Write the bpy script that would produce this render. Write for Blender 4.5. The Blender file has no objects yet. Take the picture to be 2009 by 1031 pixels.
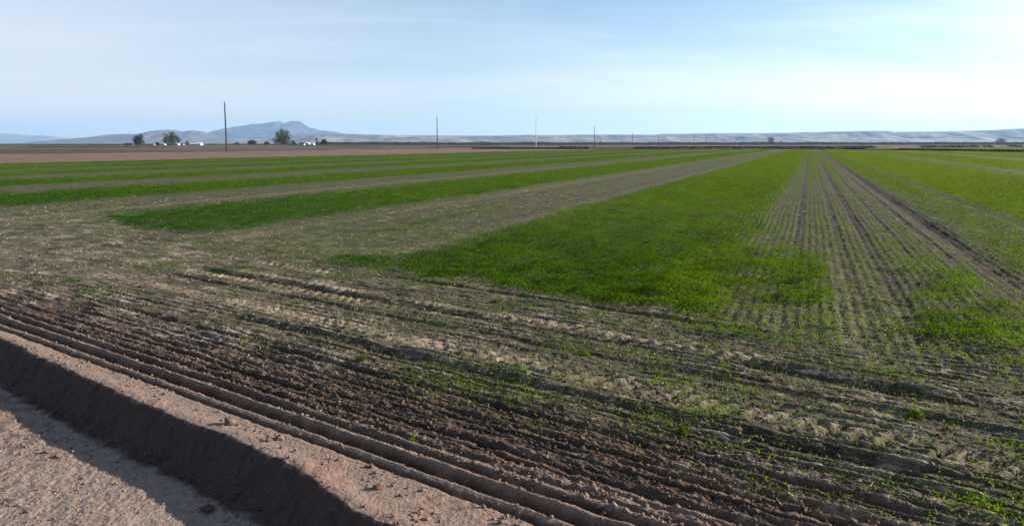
import bpy, math, random
import numpy as np
from mathutils import Vector

# ------------------------------------------------------------------ camera, sky, sun, exposure
scene = bpy.context.scene
F, CX, CY, HV, EYE = 1500.0, 1004.5, 515.5, 283.0, 1.8      # focal length / centre / horizon of the 2009 px photo; eye height
PITCH = math.atan((CY - HV) / F)
cam_d = bpy.data.cameras.new('camera')
cam = bpy.data.objects.new('camera', cam_d)
scene.collection.objects.link(cam)
cam_d.sensor_width = 36.0
cam_d.lens = F / 2009.0 * 36.0
cam_d.clip_start = 0.05
cam_d.clip_end = 120000.0
cam.location = (0, 0, EYE)
cam.rotation_euler = (math.pi / 2 - PITCH, 0, 0)
scene.camera = cam

SUN_EL, SUN_AZ = math.radians(19), math.radians(80)         # azimuth measured from +Y towards +X
sun_dir = Vector((math.sin(SUN_AZ) * math.cos(SUN_EL), math.cos(SUN_AZ) * math.cos(SUN_EL), math.sin(SUN_EL)))
sd = bpy.data.lights.new('sun', 'SUN')
sd.energy = 5.0
sd.angle = math.radians(0.5)
sd.color = (1.0, 0.87, 0.73)
sun = bpy.data.objects.new('sun', sd)
scene.collection.objects.link(sun)
sun.rotation_euler = sun_dir.to_track_quat('Z', 'Y').to_euler()
sun.location = (20, 5, 30)

world = bpy.data.worlds.new('World')
scene.world = world
world.use_nodes = True
wn, wl = world.node_tree.nodes, world.node_tree.links
wn.clear()
w_out = wn.new('ShaderNodeOutputWorld')
w_bg = wn.new('ShaderNodeBackground')
w_bg.inputs['Strength'].default_value = 0.063
sky = wn.new('ShaderNodeTexSky')
sky.sky_type = 'NISHITA'
sky.sun_disc = False
sky.sun_elevation = SUN_EL
sky.sun_rotation = SUN_AZ
sky.air_density = 1.0
sky.dust_density = 0.25
sky.ozone_density = 3.5
tc = wn.new('ShaderNodeTexCoord')


def wmath(op, a, b=None, c=None, clamp=False):
    n = wn.new('ShaderNodeMath')
    n.operation = op
    n.use_clamp = clamp
    for i, v in enumerate((a, b, c)):
        if v is None:
            continue
        if isinstance(v, (int, float)):
            n.inputs[i].default_value = v
        else:
            wl.new(v, n.inputs[i])
    return n.outputs[0]


sep = wn.new('ShaderNodeSeparateXYZ')
wl.new(tc.outputs['Generated'], sep.inputs[0])
zz = wmath('ADD', wmath('MAXIMUM', sep.outputs['Z'], 0.0), 0.11)
px_ = wmath('DIVIDE', sep.outputs['X'], zz)
py_ = wmath('DIVIDE', sep.outputs['Y'], zz)
comb = wn.new('ShaderNodeCombineXYZ')
wl.new(wmath('MULTIPLY', px_, 0.42), comb.inputs[0])
wl.new(wmath('MULTIPLY', py_, 1.0), comb.inputs[1])


def wnoise(scale, detail, rough, dist, off):
    mp = wn.new('ShaderNodeMapping')
    mp.inputs['Location'].default_value = off
    mp.inputs['Rotation'].default_value = (0, 0, math.radians(-14))
    wl.new(comb.outputs[0], mp.inputs['Vector'])
    n = wn.new('ShaderNodeTexNoise')
    n.inputs['Scale'].default_value = scale
    n.inputs['Detail'].default_value = detail
    n.inputs['Roughness'].default_value = rough
    n.inputs['Distortion'].default_value = dist
    wl.new(mp.outputs[0], n.inputs['Vector'])
    return n.outputs['Fac']


n1 = wnoise(0.42, 5, 0.5, 0.5, (3.1, 1.7, 0))
n2 = wnoise(1.5, 7, 0.62, 0.9, (0.4, 5.2, 0))
nn = wmath('ADD', wmath('MULTIPLY', n1, 0.7), wmath('MULTIPLY', n2, 0.3))
# thin high cloud: thicker towards the sun's side, a veil near the horizon
side = wmath('SUBTRACT', wmath('MULTIPLY', wmath('ABSOLUTE', wmath('ADD', sep.outputs['X'], 0.03)), 0.34), 0.015)
side = wmath('SUBTRACT', side, wmath('MULTIPLY', wmath('MULTIPLY', wmath('MAXIMUM', sep.outputs['X'], 0.0), wmath('MAXIMUM', wmath('SUBTRACT', sep.outputs['Z'], 0.06), 0.0)), 3.2))
cl = wmath('ADD', wmath('SUBTRACT', nn, 0.47), side)
cl = wmath('MULTIPLY', cl, 3.2, clamp=True)
veil = wmath('MULTIPLY', wmath('SUBTRACT', 0.22, sep.outputs['Z']), 2.0, clamp=True)
cl = wmath('MINIMUM', wmath('ADD', wmath('MULTIPLY', cl, 0.62), wmath('MULTIPLY', veil, 0.78)), 0.88)
glow = wmath('MULTIPLY_ADD', wmath('MAXIMUM', wmath('ADD', sep.outputs['X'], 0.10), 0.0), 6.0, 5.7)
cc = wn.new('ShaderNodeVectorMath')
cc.operation = 'SCALE'
cc.inputs[0].default_value = (1.0, 0.985, 1.03)
wl.new(glow, cc.inputs['Scale'])
wmix = wn.new('ShaderNodeMix')
wmix.data_type = 'RGBA'
wl.new(cl, wmix.inputs['Factor'])
wl.new(sky.outputs[0], wmix.inputs['A'])
wl.new(cc.outputs[0], wmix.inputs['B'])
wl.new(wmix.outputs['Result'], w_bg.inputs['Color'])
wl.new(w_bg.outputs[0], w_out.inputs['Surface'])

scene.view_settings.view_transform = 'Standard'
scene.view_settings.look = 'None'
scene.view_settings.gamma = 1.0
scene.view_settings.use_curve_mapping = False
scene.view_settings.exposure = 1.4
scene.cycles.max_bounces = 6
scene.cycles.diffuse_bounces = 3
scene.cycles.transmission_bounces = 3
scene.cycles.transparent_max_bounces = 6
scene.cycles.volume_bounces = 1
scene.cycles.use_denoising = True
scene.cycles.sample_clamp_indirect = 4.0

rng = np.random.default_rng(7)
random.seed(7)
COL = scene.collection

# ------------------------------------------------------------------ geometry of the place
CP, SP = math.cos(PITCH), math.sin(PITCH)
_yy = F * CP + (CY - HV) * SP


def gp(u, v, z=0.0):
    """point of the photo -> point of the level z (used only to measure the place)"""
    x, y, w = u - CX, F, CY - v
    Y, Z = y * CP + w * SP, -y * SP + w * CP
    t = (z - EYE) / Z
    return x * t, Y * t


def at(u, d):
    """world x for photo column u at distance d ahead (near the horizon)"""
    return (u - CX) / _yy * F * (d / F)


def _dir(u):
    l = math.hypot(u - CX, _yy)
    return ((u - CX) / l, _yy / l)


RX, RY = _dir(1590.0)      # the crop rows run this way
FX, FY = _dir(-1000.0)     # the headland furrows and the bank run this way


def frames(x, y):
    a = x * RY - y * RX          # across the rows
    c = x * FY - y * FX          # across the headland
    s = x * FX + y * FY          # along the headland
    return a, c, s


def smooth(e0, e1, v):
    t = np.clip((v - e0) / (e1 - e0), 0, 1)
    return t * t * (3 - 2 * t)


def _hash(ix, iy, seed):
    h = (ix.astype(np.int64) * 374761393 + iy.astype(np.int64) * 668265263 + seed * 1442695041) & 0xFFFFFFFF
    h = ((h ^ (h >> 13)) * 1274126177) & 0xFFFFFFFF
    h = ((h ^ (h >> 16)) * 2246822519) & 0xFFFFFFFF
    h = h ^ (h >> 15)
    return (h & 0xFFFFFF).astype(np.float64) / 8388607.5 - 1.0


def vn(x, y, seed=0):
    ix, iy = np.floor(x), np.floor(y)
    fx, fy = x - ix, y - iy
    fx = fx * fx * (3 - 2 * fx)
    fy = fy * fy * (3 - 2 * fy)
    h00, h10 = _hash(ix, iy, seed), _hash(ix + 1, iy, seed)
    h01, h11 = _hash(ix, iy + 1, seed), _hash(ix + 1, iy + 1, seed)
    return (h00 * (1 - fx) + h10 * fx) * (1 - fy) + (h01 * (1 - fx) + h11 * fx) * fy


def fbm(x, y, wlen, octv, seed=0, gain=0.5):
    out, amp, tot = 0.0, 1.0, 0.0
    ca, sa = math.cos(0.6), math.sin(0.6)
    px, py = x / wlen, y / wlen
    for k in range(octv):
        out = out + amp * vn(px, py, seed + k * 17)
        tot += amp
        px, py = (px * ca - py * sa) * 2.03 + 5.3, (px * sa + py * ca) * 2.03 + 1.9
        amp *= gain
    return out / tot


# edge of the earth bank beside the road: c as a function of s
ES = np.array([-40, -5, 0, 1.6, 2.2, 2.53, 2.75, 2.95, 3.15, 3.35, 3.6, 3.85, 4.12, 4.37, 5.04, 5.8, 6.8, 8.0, 12, 40, 120.])
EC = np.array([2.30, 2.30, 2.30, 2.32, 2.34, 2.37, 2.36, 2.39, 2.44, 2.50, 2.53, 2.52, 2.55, 2.53, 2.54, 2.56, 2.60, 2.66, 2.66, 2.60, 2.60])
FAR_FIELD = np.array([(-400., 400.), (-60, 330), (18, 284), (60, 288), (136, 314), (269, 406), (420, 500), (1500, 1200)])   # far end of the crop field


def gauss(v, w):
    return np.exp(-(v / w) ** 2)


def far_side(x, y):
    """> 0 beyond the far end of the field"""
    return y - np.interp(x, FAR_FIELD[:, 0], FAR_FIELD[:, 1])


LUG = [(5.02, 0.12, 0.155, 0.042, 0.4, -3.0, 11.5), (5.93, 0.10, 0.15, 0.022, -0.6, 6.0, 14.0), (6.30, 0.12, 0.16, 0.032, 0.5, 2.2, 9.5), (7.0, 0.11, 0.16, 0.026, -0.6, 8.5, 20)]


def terrain(x, y):
    """height, colour and helper masks of the ground at (x, y)"""
    r = np.hypot(x, y)
    a, c, s = frames(x, y)
    fine = np.clip(1.4 - r / 16, 0, 1)            # features of a few cm
    mid = np.clip(1.3 - r / 60, 0, 1)             # features of ~20 cm
    n_big = fbm(x, y, 2.3, 3, 11)
    n_mid = fbm(x, y, 0.55, 4, 23)
    n_s = fbm(x, y, 0.10, 4, 37, 0.6)
    n_t = fbm(x, y, 0.035, 3, 51, 0.65)
    n_str = fbm(s * 0.35, c * 1.6, 0.14, 4, 71, 0.6)   # drawn out along the furrows
    n_rs = fbm(a * 1.6, (x * RX + y * RY) * 0.35, 0.16, 3, 77, 0.6)
    n_pt = vn(x / 0.021, y / 0.021, 91)
    n_k = fbm(s * .45, c, .045, 3, 191, .65)
    n_k2 = fbm(s * .4, c, .16, 3, 193, .65)
    # the slow lie of the land
    z = np.interp(r, [0, 250, 450, 700, 900, 2000, 6000, 40000], [0, 0, .25, .6, .8, 1.15, 1.4, 1.4])
    z = z + 0.10 * fbm(x, y, 60.0, 2, 5) * smooth(30, 200, r)
    # road, bank, strip
    wob = 0.022 * fbm(s, c, 0.5, 3, 61) + 0.022 * fbm(s, c, 0.09, 3, 62)
    ce = np.interp(s, ES, EC) + wob
    tb = np.clip((ce - c) / 0.27, 0, 1)
    road = 1 - (1 - tb) ** 2.0
    z = z - 0.215 * road + 0.012 * gauss(c - ce - 0.05, 0.07)
    far_road = smooth(0, -9, c)
    z = z + 0.35 * smooth(-7, -9, c)               # the other side of the road
    bankface = gauss(c - ce + 0.17, 0.13)
    z = z + bankface * (0.030 * fbm(s + c, c, 0.12, 3, 63) + .012 * n_t)
    road_r = (c < ce - 0.22)
    z = z + np.where(road_r, 0.018 * n_mid + 0.013 * n_s * fine * (0.5 + 0.8 * np.clip(n_big + .2, 0, 1)) + 0.006 * n_t * fine, 0)
    # grooves of the cultivator
    wv = 0.010 * fbm(s, c * 0 + 1.0, 1.4, 2, 81) + 0.008 * fbm(s, c, 0.3, 2, 82) + 0.013 * fbm(s, c, 0.06, 3, 182)
    grooves = [(2.835, .030, .020), (2.965, .070, .036), (3.115, .055, .030), (3.235, .038, .024)]
    gv = 0.0
    brk = np.clip(0.75 + 0.6 * fbm(s, c, 0.8, 3, 83), 0.15, 1.2)
    for k, (gc, dep, wd) in enumerate(grooves):
        m = np.clip(.95 + .35 * fbm(s, c, .16, 3, 192 + k) + .3 * fbm(s, c, 1.1, 2, 197 + k), .4, 1.4) if k < 2 else brk
        ww = wv + (0.012 * fbm(s, c, 0.22, 2, 84 + k) if k > 1 else 0)
        gv = gv - dep * gauss(c - gc - ww, wd) * m
        gv = gv + dep * 0.32 * gauss(c - gc - 0.065 - ww, wd) * m
    z = z + gv * (s > -30)
    strip = smooth(-0.02, 0.04, c - ce) * (1 - smooth(2.78, 2.84, c))
    z = z + strip * (0.010 * n_s * fine * np.clip(0.6 + n_mid, 0, 1.4) + 0.003 * n_t * fine)
    # clawed hollow in the strip
    for (hu, hv, l, w, dep, ang) in ((835, 975, .10, .020, .014, .5), (862, 985, .085, .017, .022, .35), (884, 997, .10, .018, .026, .25)):
        hx, hy = gp(hu, hv)
        ha, hb = (x - hx) * math.cos(ang) + (y - hy) * math.sin(ang), -(x - hx) * math.sin(ang) + (y - hy) * math.cos(ang)
        z = z - dep * np.exp(-(ha / l) ** 2 - (hb / w) ** 2)
    # worked headland
    head = smooth(3.1, 3.35, c)
    rough = head * (1 - smooth(3.8, 4.4, c))
    hl = head * (1 - smooth(7.4, 8.4, c))
    z = z + rough * (0.008 * n_str + 0.003 * n_s + .004 * n_t) * (0.3 + 0.7 * fine)
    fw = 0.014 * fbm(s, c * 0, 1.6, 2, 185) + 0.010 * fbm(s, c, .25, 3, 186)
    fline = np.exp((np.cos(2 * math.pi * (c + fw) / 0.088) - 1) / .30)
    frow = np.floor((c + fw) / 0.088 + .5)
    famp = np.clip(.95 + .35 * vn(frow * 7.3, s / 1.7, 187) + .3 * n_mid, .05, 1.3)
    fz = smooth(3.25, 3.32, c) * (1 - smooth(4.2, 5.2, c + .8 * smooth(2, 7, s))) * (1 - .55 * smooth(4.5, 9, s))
    fine2 = np.clip(1.5 - r / 13, .12, 1)
    z = z - fz * 0.023 * fline * famp * fine2
    drill = np.cos(2 * math.pi * (c + 0.02 * fbm(s, c, 1.5, 2, 85)) / 0.12)
    z = z + hl * (0.011 * drill * np.clip(0.65 + n_mid, 0.1, 1.2) * np.clip(1.6 - r / 10, 0, 1))
    z = z + head * (0.0095 * n_s + 0.006 * n_t) * (0.15 + 0.85 * fine) + head * 0.018 * n_str * np.clip(1.3 - r / 14, 0.15, 1)
    z = z + head * (0.014 * n_mid + .006 * n_k * (.3 + .7 * fine)) * mid
    # wheel ruts along the headland and lug prints
    rut = 0.0
    rutw = 0.03 * fbm(s, c * 0, 2.0, 2, 86)
    for (rc, dep, wd, s0, s1) in ((6.08, .040, .075, 0.8, 10.2), (4.56, .034, .06, -3, 7.0), (5.55, .020, .05, -3, 10), (7.28, .03, .06, 2.5, 7.5), (4.05, .02, .05, -3, 9)):
        on = smooth(s0 - .6, s0 + .3, s) * (1 - smooth(s1 - .3, s1 + .6, s)) * np.clip(.8 + .5 * fbm(s, c, .9, 2, 87), .1, 1.2)
        rut = rut + on * gauss(c - rc - rutw, wd)
        z = z - dep * on * gauss(c - rc - rutw, wd) + dep * .5 * on * gauss(c - rc - 1.9 * wd - rutw, wd)
    lug = 0.0
    lugd = 0.0
    for (lc, wd, pit, dep, sk, s0, s1) in LUG:
        on = smooth(s0 - .3, s0 + .3, s) * (1 - smooth(s1 - .5, s1 + .5, s)) * np.clip(.85 + .9 * fbm(s, c, .7, 2, 88), 0.6 if lc == 5.02 else .1, 1.3)
        cc_ = c - lc - rutw - .02 * n_mid
        ph = (s + cc_ * sk + 0.03 * n_mid + .012 * n_s) / pit + .25 * vn(s / .6, s * 0, 189)
        on = on * np.clip(.75 + .7 * vn(np.floor(ph) * 3.7, np.floor(ph) * 0 + lc, 190), .15, 1.4)
        bar = np.clip(1.5 * np.sin(2 * math.pi * ph), -1, 1)
        g_ = gauss(cc_, wd) * on * np.clip(1.7 - r / 14, 0, 1)
        z = z + dep * bar * g_ - dep * .8 * g_
        lug = lug + g_ * np.clip(bar, 0, 1)
        lugd = lugd + g_ * np.clip(-bar, 0, 1)
    # rows of the crop
    rows = smooth(6.8, 8.0, c)
    rw = 0.022 * fbm(x * RX + y * RY, a * 0, 3.0, 2, 89)
    ridge = np.cos(2 * math.pi * (a + rw) / 0.12)
    z = z + rows * 0.0045 * ridge * mid * smooth(-9, -6, a)
    u_ = (a - 1.9) / 10.45
    pale_d = np.abs(u_ - np.round(u_)) * 10.45
    pale_d = pale_d + 1.7 * smooth(7, 8, a) * (a < 17.6)
    pale = 1 - smooth(2.35, 2.9, pale_d + 0.25 * n_big)
    z = z + rows * pale * 0.012 * n_rs * mid
    rr = 0.0
    for (ra, dep, wd) in ((1.05, .030, .13), (0.6, .012, .05), (1.6, .015, .06), (2.55, .07, .20), (2.15, .03, .07), (10.9, .05, .3), (13.3, .04, .3), (-.15, .01, .08), (-9.3, .03, .12), (-7.1, .025, .12), (4.5, .03, .10)):  # last entry paints the plants' shadow along the right bed's edge
        w_ = 0.04 * fbm(x * RX + y * RY, a * 0, 7.0, 2, 90)
        g_ = gauss(a - ra - w_, wd) * rows * np.clip(.75 + .6 * fbm(x, y, 2., 2, 92), .75 if ra == 2.55 else .1, 1.2) * (.35 + .65 * smooth(11, 17, c))
        rr = rr + g_
        z = z - dep * g_ * np.clip(1.8 - r / 60, 0.15, 1)
    # ---- what grows: density of green cover 0..1 over the field
    jit = 0.35 * n_big + 0.22 * n_mid
    edge_c = 7.55 + 0.7 * n_mid + 0.4 * n_big
    dense = smooth(-0.35, 0.45, pale_d + (0.8 * jit + .25 * n_mid) * (r < 60) - np.where(a > 5, 2.1, 2.6)) * smooth(edge_c - .15, edge_c + .5, c)
    cut = (a > -17) & (a < -11) & (c < 8.3 + 0.5 * np.abs(a + 13.2) ** 1.6 * .25)
    dense = np.where(cut, dense * .12, dense)
    dense = np.where(a < -17.5, dense * smooth(8.4, 8.9, c + .5 * n_mid), dense)
    toe = smooth(-7.1, -6.8, a) * (1 - smooth(-5.9, -5.5, a)) * smooth(7.45, 7.6, c + .2 * n_mid) * (1 - smooth(8.2, 8.7, c)) * .75
    lobe = smooth(-1.35, -1.0, a) * (1 - smooth(.28, .42, a + .15 * n_mid)) * smooth(6.7, 7.4, c + .35 * n_big) * (1 - smooth(12.7, 12.95, c + .12 * n_mid)) * np.clip(.46 + 1.0 * n_mid + .3 * n_big + .28 * smooth(8.2, 10.2, c) + .5 * gauss(c - 12.5, .5) + .35 * gauss(c - 11.2, .15), 0, 1)
    wedge = smooth(1.05, 1.4, a + .25 * n_mid) * (1 - smooth(2.1, 2.35, a + .1 * n_mid)) * smooth(7.7, 8.3, c + .4 * n_mid) * (1 - smooth(12.2, 13.4, c + .5 * n_big)) * np.clip(.45 + 1.1 * n_mid + .3 * n_big, 0, .9)
    bands = (gauss(c - 8.05 - .1 * n_mid, .13) * smooth(.6, .9, a) * (a < 2.4) * .7 + gauss(c - 7.0 - .1 * n_big, .12) * smooth(-1.2, -.9, a) * (a < 0) * .8
             + gauss(c - 10.6 - .1 * n_big, .2) * (a > -9.8) * (a < -6) * .35 + gauss(a + 8.2, .22) * (c > 11) * (c < 18) * .6 + gauss(a + 9.9, .3) * (c > 10.2) * (c < 15) * .5)
    thin = rows * pale * (0.20 + 0.20 * n_mid + 0.10 * n_big + 0.26 * smooth(16, 90, r))
    thin = thin + rows * pale * (a > -3) * (a < 5) * smooth(12.6, 13.2, c) * (.15 + .10 * smooth(25, 90, r) + .14 * smooth(2.7, 3.2, a) + .08 * smooth(1.2, 1.8, a) + .10 * n_big)
    thin = thin * np.clip(1 - 1.5 * rr, 0, 1) * (1 - .6 * gauss(a - 2.3, .45) * (c > 12))
    tuft = smooth(0.10, 0.5, fbm(x, y, 0.42, 3, 95) + 0.4 * n_big)
    sparse = hl * smooth(3.55, 4.3, c) * np.clip(0.05 + 0.09 * smooth(-4, 0, a) + 0.36 * tuft * (0.55 + 0.35 * smooth(-5, 0, a)), 0, .6) * np.clip(1 - 1.2 * rut, 0.1, 1)
    rim = gauss(c - 5.55, .35) * smooth(-6, -3, a) * .05 + gauss(c - 4.25, .22) * .07 * smooth(-5, -2, a)
    green = np.clip(np.maximum.reduce([dense, toe, lobe, wedge, bands, thin, sparse + rim * tuft]), 0, 1) * (far_side(x, y) < 0) * (a > -71.2 + .3 * n_big) * (c > 3.15)
    green = green * np.clip(1 - .9 * gauss(a - 10.9, .35) - .9 * gauss(a - 13.3, .35) - .7 * gauss(a - 4.45, .14), 0, 1)
    # ---- colour of the bare ground (no leaves; some shade painted in)
    def C(*k):
        return np.array(k)[None, :]

    def mix(p, q, t):
        t = np.clip(t, 0, 1)[:, None]
        return p * (1 - t) + q * t
    soil, crust, dark_soil, red = C(.140, .112, .080), C(.36, .285, .215), C(.045, .032, .025), C(.15, .083, .057)
    pinkd, sand = C(.36, .235, .18), C(.34, .25, .195)
    col = mix(soil + 0 * x[:, None], crust, smooth(.0, .55, n_s * .6 + n_str * .5 + n_t * .3 + .25 * n_mid) * .75)
    col = mix(col, dark_soil, smooth(.05, .5, -n_mid * .6 + n_rs * .5) * .6)
    col = mix(col, dark_soil, smooth(.15, .5, -n_s * .8 - n_str * .5) * .6)
    kk = np.where(r < 9, n_k, n_k2) * 1.0
    col = mix(col, C(.62, .51, .42), smooth(.20, .55, kk + .25 * n_mid) * (.75 - .35 * smooth(12, 40, r)) * (1 - .4 * smooth(7.5, 10, c)))
    col = mix(col, C(.022, .017, .014), smooth(.10, .38, -kk - .15 * n_mid) * (.8 - .35 * smooth(7.5, 10, c)))
    col = mix(col, C(.10, .115, .040), hl * smooth(3.9, 4.8, c) * smooth(-.35, .45, fbm(x, y, .5, 3, 195) + .4 * n_k2) * .5)
    col = mix(col, C(.095, .105, .038), smooth(6.5, 8, c) * np.clip(.35 + .25 * n_k2 + .35 * smooth(18, 90, r), 0, .85))
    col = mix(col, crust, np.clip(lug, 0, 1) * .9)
    col = mix(col, dark_soil, np.clip(lugd, 0, 1) * .6)  # gaps between the lug bars darker
    col = mix(col, C(.30, .235, .19), hl * gauss(c - 5.15, .30) * .25)
    col = mix(col, crust, gauss(a - .45 - .1 * n_mid, .10) * (c > 5.4) * (c < 14) * .55)
    col = mix(col, crust, gauss(a + 10.3 - .3 * n_mid, .3) * (c > 8) * .35 + gauss(a + 18.2, .25) * .6 + gauss(a + 6.3 - .2 * n_mid, .2) * (c > 9) * .3)
    col = mix(col, dark_soil, np.clip(rut, 0, 1) * .75)  # rut bottoms darker
    col = mix(col, C(.075, .05, .04), np.clip(rr, 0, 1) * .85)
    col = mix(col, C(.11, .072, .05), gauss(a - 2.4, .35) * (c > 9) * .6)
    brl = .40 * smooth(1.5, 7.5, s)
    br = head * (1 - smooth(3.70, 4.45, c + brl + .25 * n_mid + .15 * n_str))
    col = mix(col, mix(dark_soil + 0 * col, red, smooth(-.35, .35, n_str + .3 * n_mid)), br * .72)
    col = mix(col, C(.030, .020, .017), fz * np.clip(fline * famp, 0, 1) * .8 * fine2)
    col = mix(col, dark_soil, hl * (1 - fz) * np.clip(fline * famp, 0, 1) * .45 * fine2)  # drill lines darker along their bottoms
    groove_shade = gauss(c - 2.982 - wv, .040) + .9 * gauss(c - 2.847 - wv, .022) + gauss(c - 3.130 - wv, .034) * np.clip(brk + .3, 0, 1) + gauss(c - 3.245 - wv, .028) * np.clip(brk, 0, 1)
    st = 1 - smooth(3.02, 3.30, c + .10 * n_mid - .10 * smooth(3.5, 1.0, s) * 2.2)
    stripc = mix(sand + 0 * col, pinkd, smooth(-.2, .4, n_mid + .4 * n_s))
    stripc = mix(stripc, C(.24, .16, .12), smooth(.35, .8, n_s + .2 * n_t) * .5)
    col = mix(col, stripc, st)
    col = mix(col, C(.030, .021, .018), np.clip(groove_shade * (s > -20), 0, 1) * .9 * np.clip(.9 + .5 * n_s, 0, 1))  # shade of the groove walls painted into the colour, near black
    roadc = mix(C(.34, .262, .215) + 0 * col, C(.40, .275, .21), smooth(-.2, .5, n_mid + .5 * n_big))
    roadc = mix(roadc, C(.20, .15, .135), smooth(.10, .5, n_s * .8 + .6 * n_big + .3 * n_mid) * .9)
    roadc = mix(roadc, C(.10, .07, .065), smooth(.35, .6, n_t * .6 + n_s * .5) * .5)
    roadc = mix(roadc, C(.52, .45, .41), smooth(.62, .95, n_pt) * .35)
    col = mix(col, roadc, smooth(-.0, -.1, c - ce))
    col = mix(col, C(.050, .037, .034), smooth(-.31, -.24, c - ce + .05 * n_s) * smooth(.012, -.008, c - ce + .02 * n_t) * .9)  # the bank's shadow deepened by painting its face dark
    # the fields far off
    pink = smooth(-71.3, -71.7, a + .25 * n_big) * (a > -140) * (c > 8)
    pf = mix(C(.195, .118, .090) + 0 * col, C(.235, .155, .122), smooth(-.3, .4, fbm(a, c * .3, 3.0, 3, 96)) * .8)
    pf = mix(pf, C(.24, .172, .140), smooth(-118, -134, a) * .8)
    pf = mix(pf, C(.42, .31, .22), gauss(a + 72.2, .8) * .8)
    col = mix(col, pf, pink * 1.)
    bey = np.maximum(smooth(-134, -137, a), smooth(0, 3, far_side(x, y))) * (c > 8)
    bf = mix(C(.075, .064, .040) + 0 * col, C(.125, .092, .078), smooth(-.2, .3, fbm(a * .25, c, 30., 3, 97) + .8 * smooth(200, 420, r) - .3))
    bf = mix(bf, C(.10, .13, .04), (x > 100) * smooth(0, .3, fbm(x, y * .3, 60, 2, 98) + .1) * (r < 700) * .7)
    col = mix(col, bf, bey)
    col = col * .70 * (1 - .05 * smooth(3.2, 3.6, c) * (a > -71))[:, None]
    col = col * (1 - .20 * smooth(8.5, 11, c) * pale * (a < -5) * (a > -71))[:, None]
    col = col * (1 - .42 * smooth(7.5, 10, c) * pale * (a > -2) * (a < 5.5))[:, None]
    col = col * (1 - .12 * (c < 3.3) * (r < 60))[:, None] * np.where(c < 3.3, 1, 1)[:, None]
    # soil colour turns dark olive green where plants stand thick
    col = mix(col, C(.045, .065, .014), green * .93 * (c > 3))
    reg = np.zeros(x.shape, dtype=np.int8)
    reg[(c > ce + .0) & (c < 2.80) & (r < 40)] = 2
    reg[(c <= ce - .0) & (c > ce - .30) & (r < 40)] = 2
    reg[(c <= ce - .30) & (c > -7) & (r < 60)] = 1
    reg[(c >= 2.80) & (a > -71.5) & (far_side(x, y) < 0) & (r < 900)] = 3
    reg[(a <= -71.5) & (a > -136) & (c > 8) & (r < 500)] = 4
    return z, col, green, reg


def height(x, y):
    x, y = np.atleast_1d(np.asarray(x, float)), np.atleast_1d(np.asarray(y, float))
    return terrain(x, y)[0]


# ------------------------------------------------------------------ helpers
def new_mat(name):
    m = bpy.data.materials.new(name)
    m.use_nodes = True
    nt = m.node_tree
    b = nt.nodes['Principled BSDF']
    b.inputs['Roughness'].default_value = 0.95
    b.inputs['Specular IOR Level'].default_value = 0.15
    return m, nt, b


def plain(name, rgb, var=0.25, scale=3.0, rough=0.9, bump=0.0):
    m, nt, b = new_mat(name)
    t = nt.nodes.new('ShaderNodeTexCoord')
    n = nt.nodes.new('ShaderNodeTexNoise')
    n.inputs['Scale'].default_value = scale
    n.inputs['Detail'].default_value = 6
    nt.links.new(t.outputs['Object'], n.inputs['Vector'])
    mr = nt.nodes.new('ShaderNodeMapRange')
    mr.inputs['From Min'].default_value, mr.inputs['From Max'].default_value = .25, .75
    mr.inputs['To Min'].default_value, mr.inputs['To Max'].default_value = 1 - var, 1 + var
    nt.links.new(n.outputs['Fac'], mr.inputs['Value'])
    s = nt.nodes.new('ShaderNodeVectorMath')
    s.operation = 'SCALE'
    s.inputs[0].default_value = rgb
    nt.links.new(mr.outputs[0], s.inputs['Scale'])
    nt.links.new(s.outputs[0], b.inputs['Base Color'])
    b.inputs['Roughness'].default_value = rough
    if bump:
        bp = nt.nodes.new('ShaderNodeBump')
        bp.inputs['Distance'].default_value = bump
        nt.links.new(n.outputs['Fac'], bp.inputs['Height'])
        nt.links.new(bp.outputs[0], b.inputs['Normal'])
    return m


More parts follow.
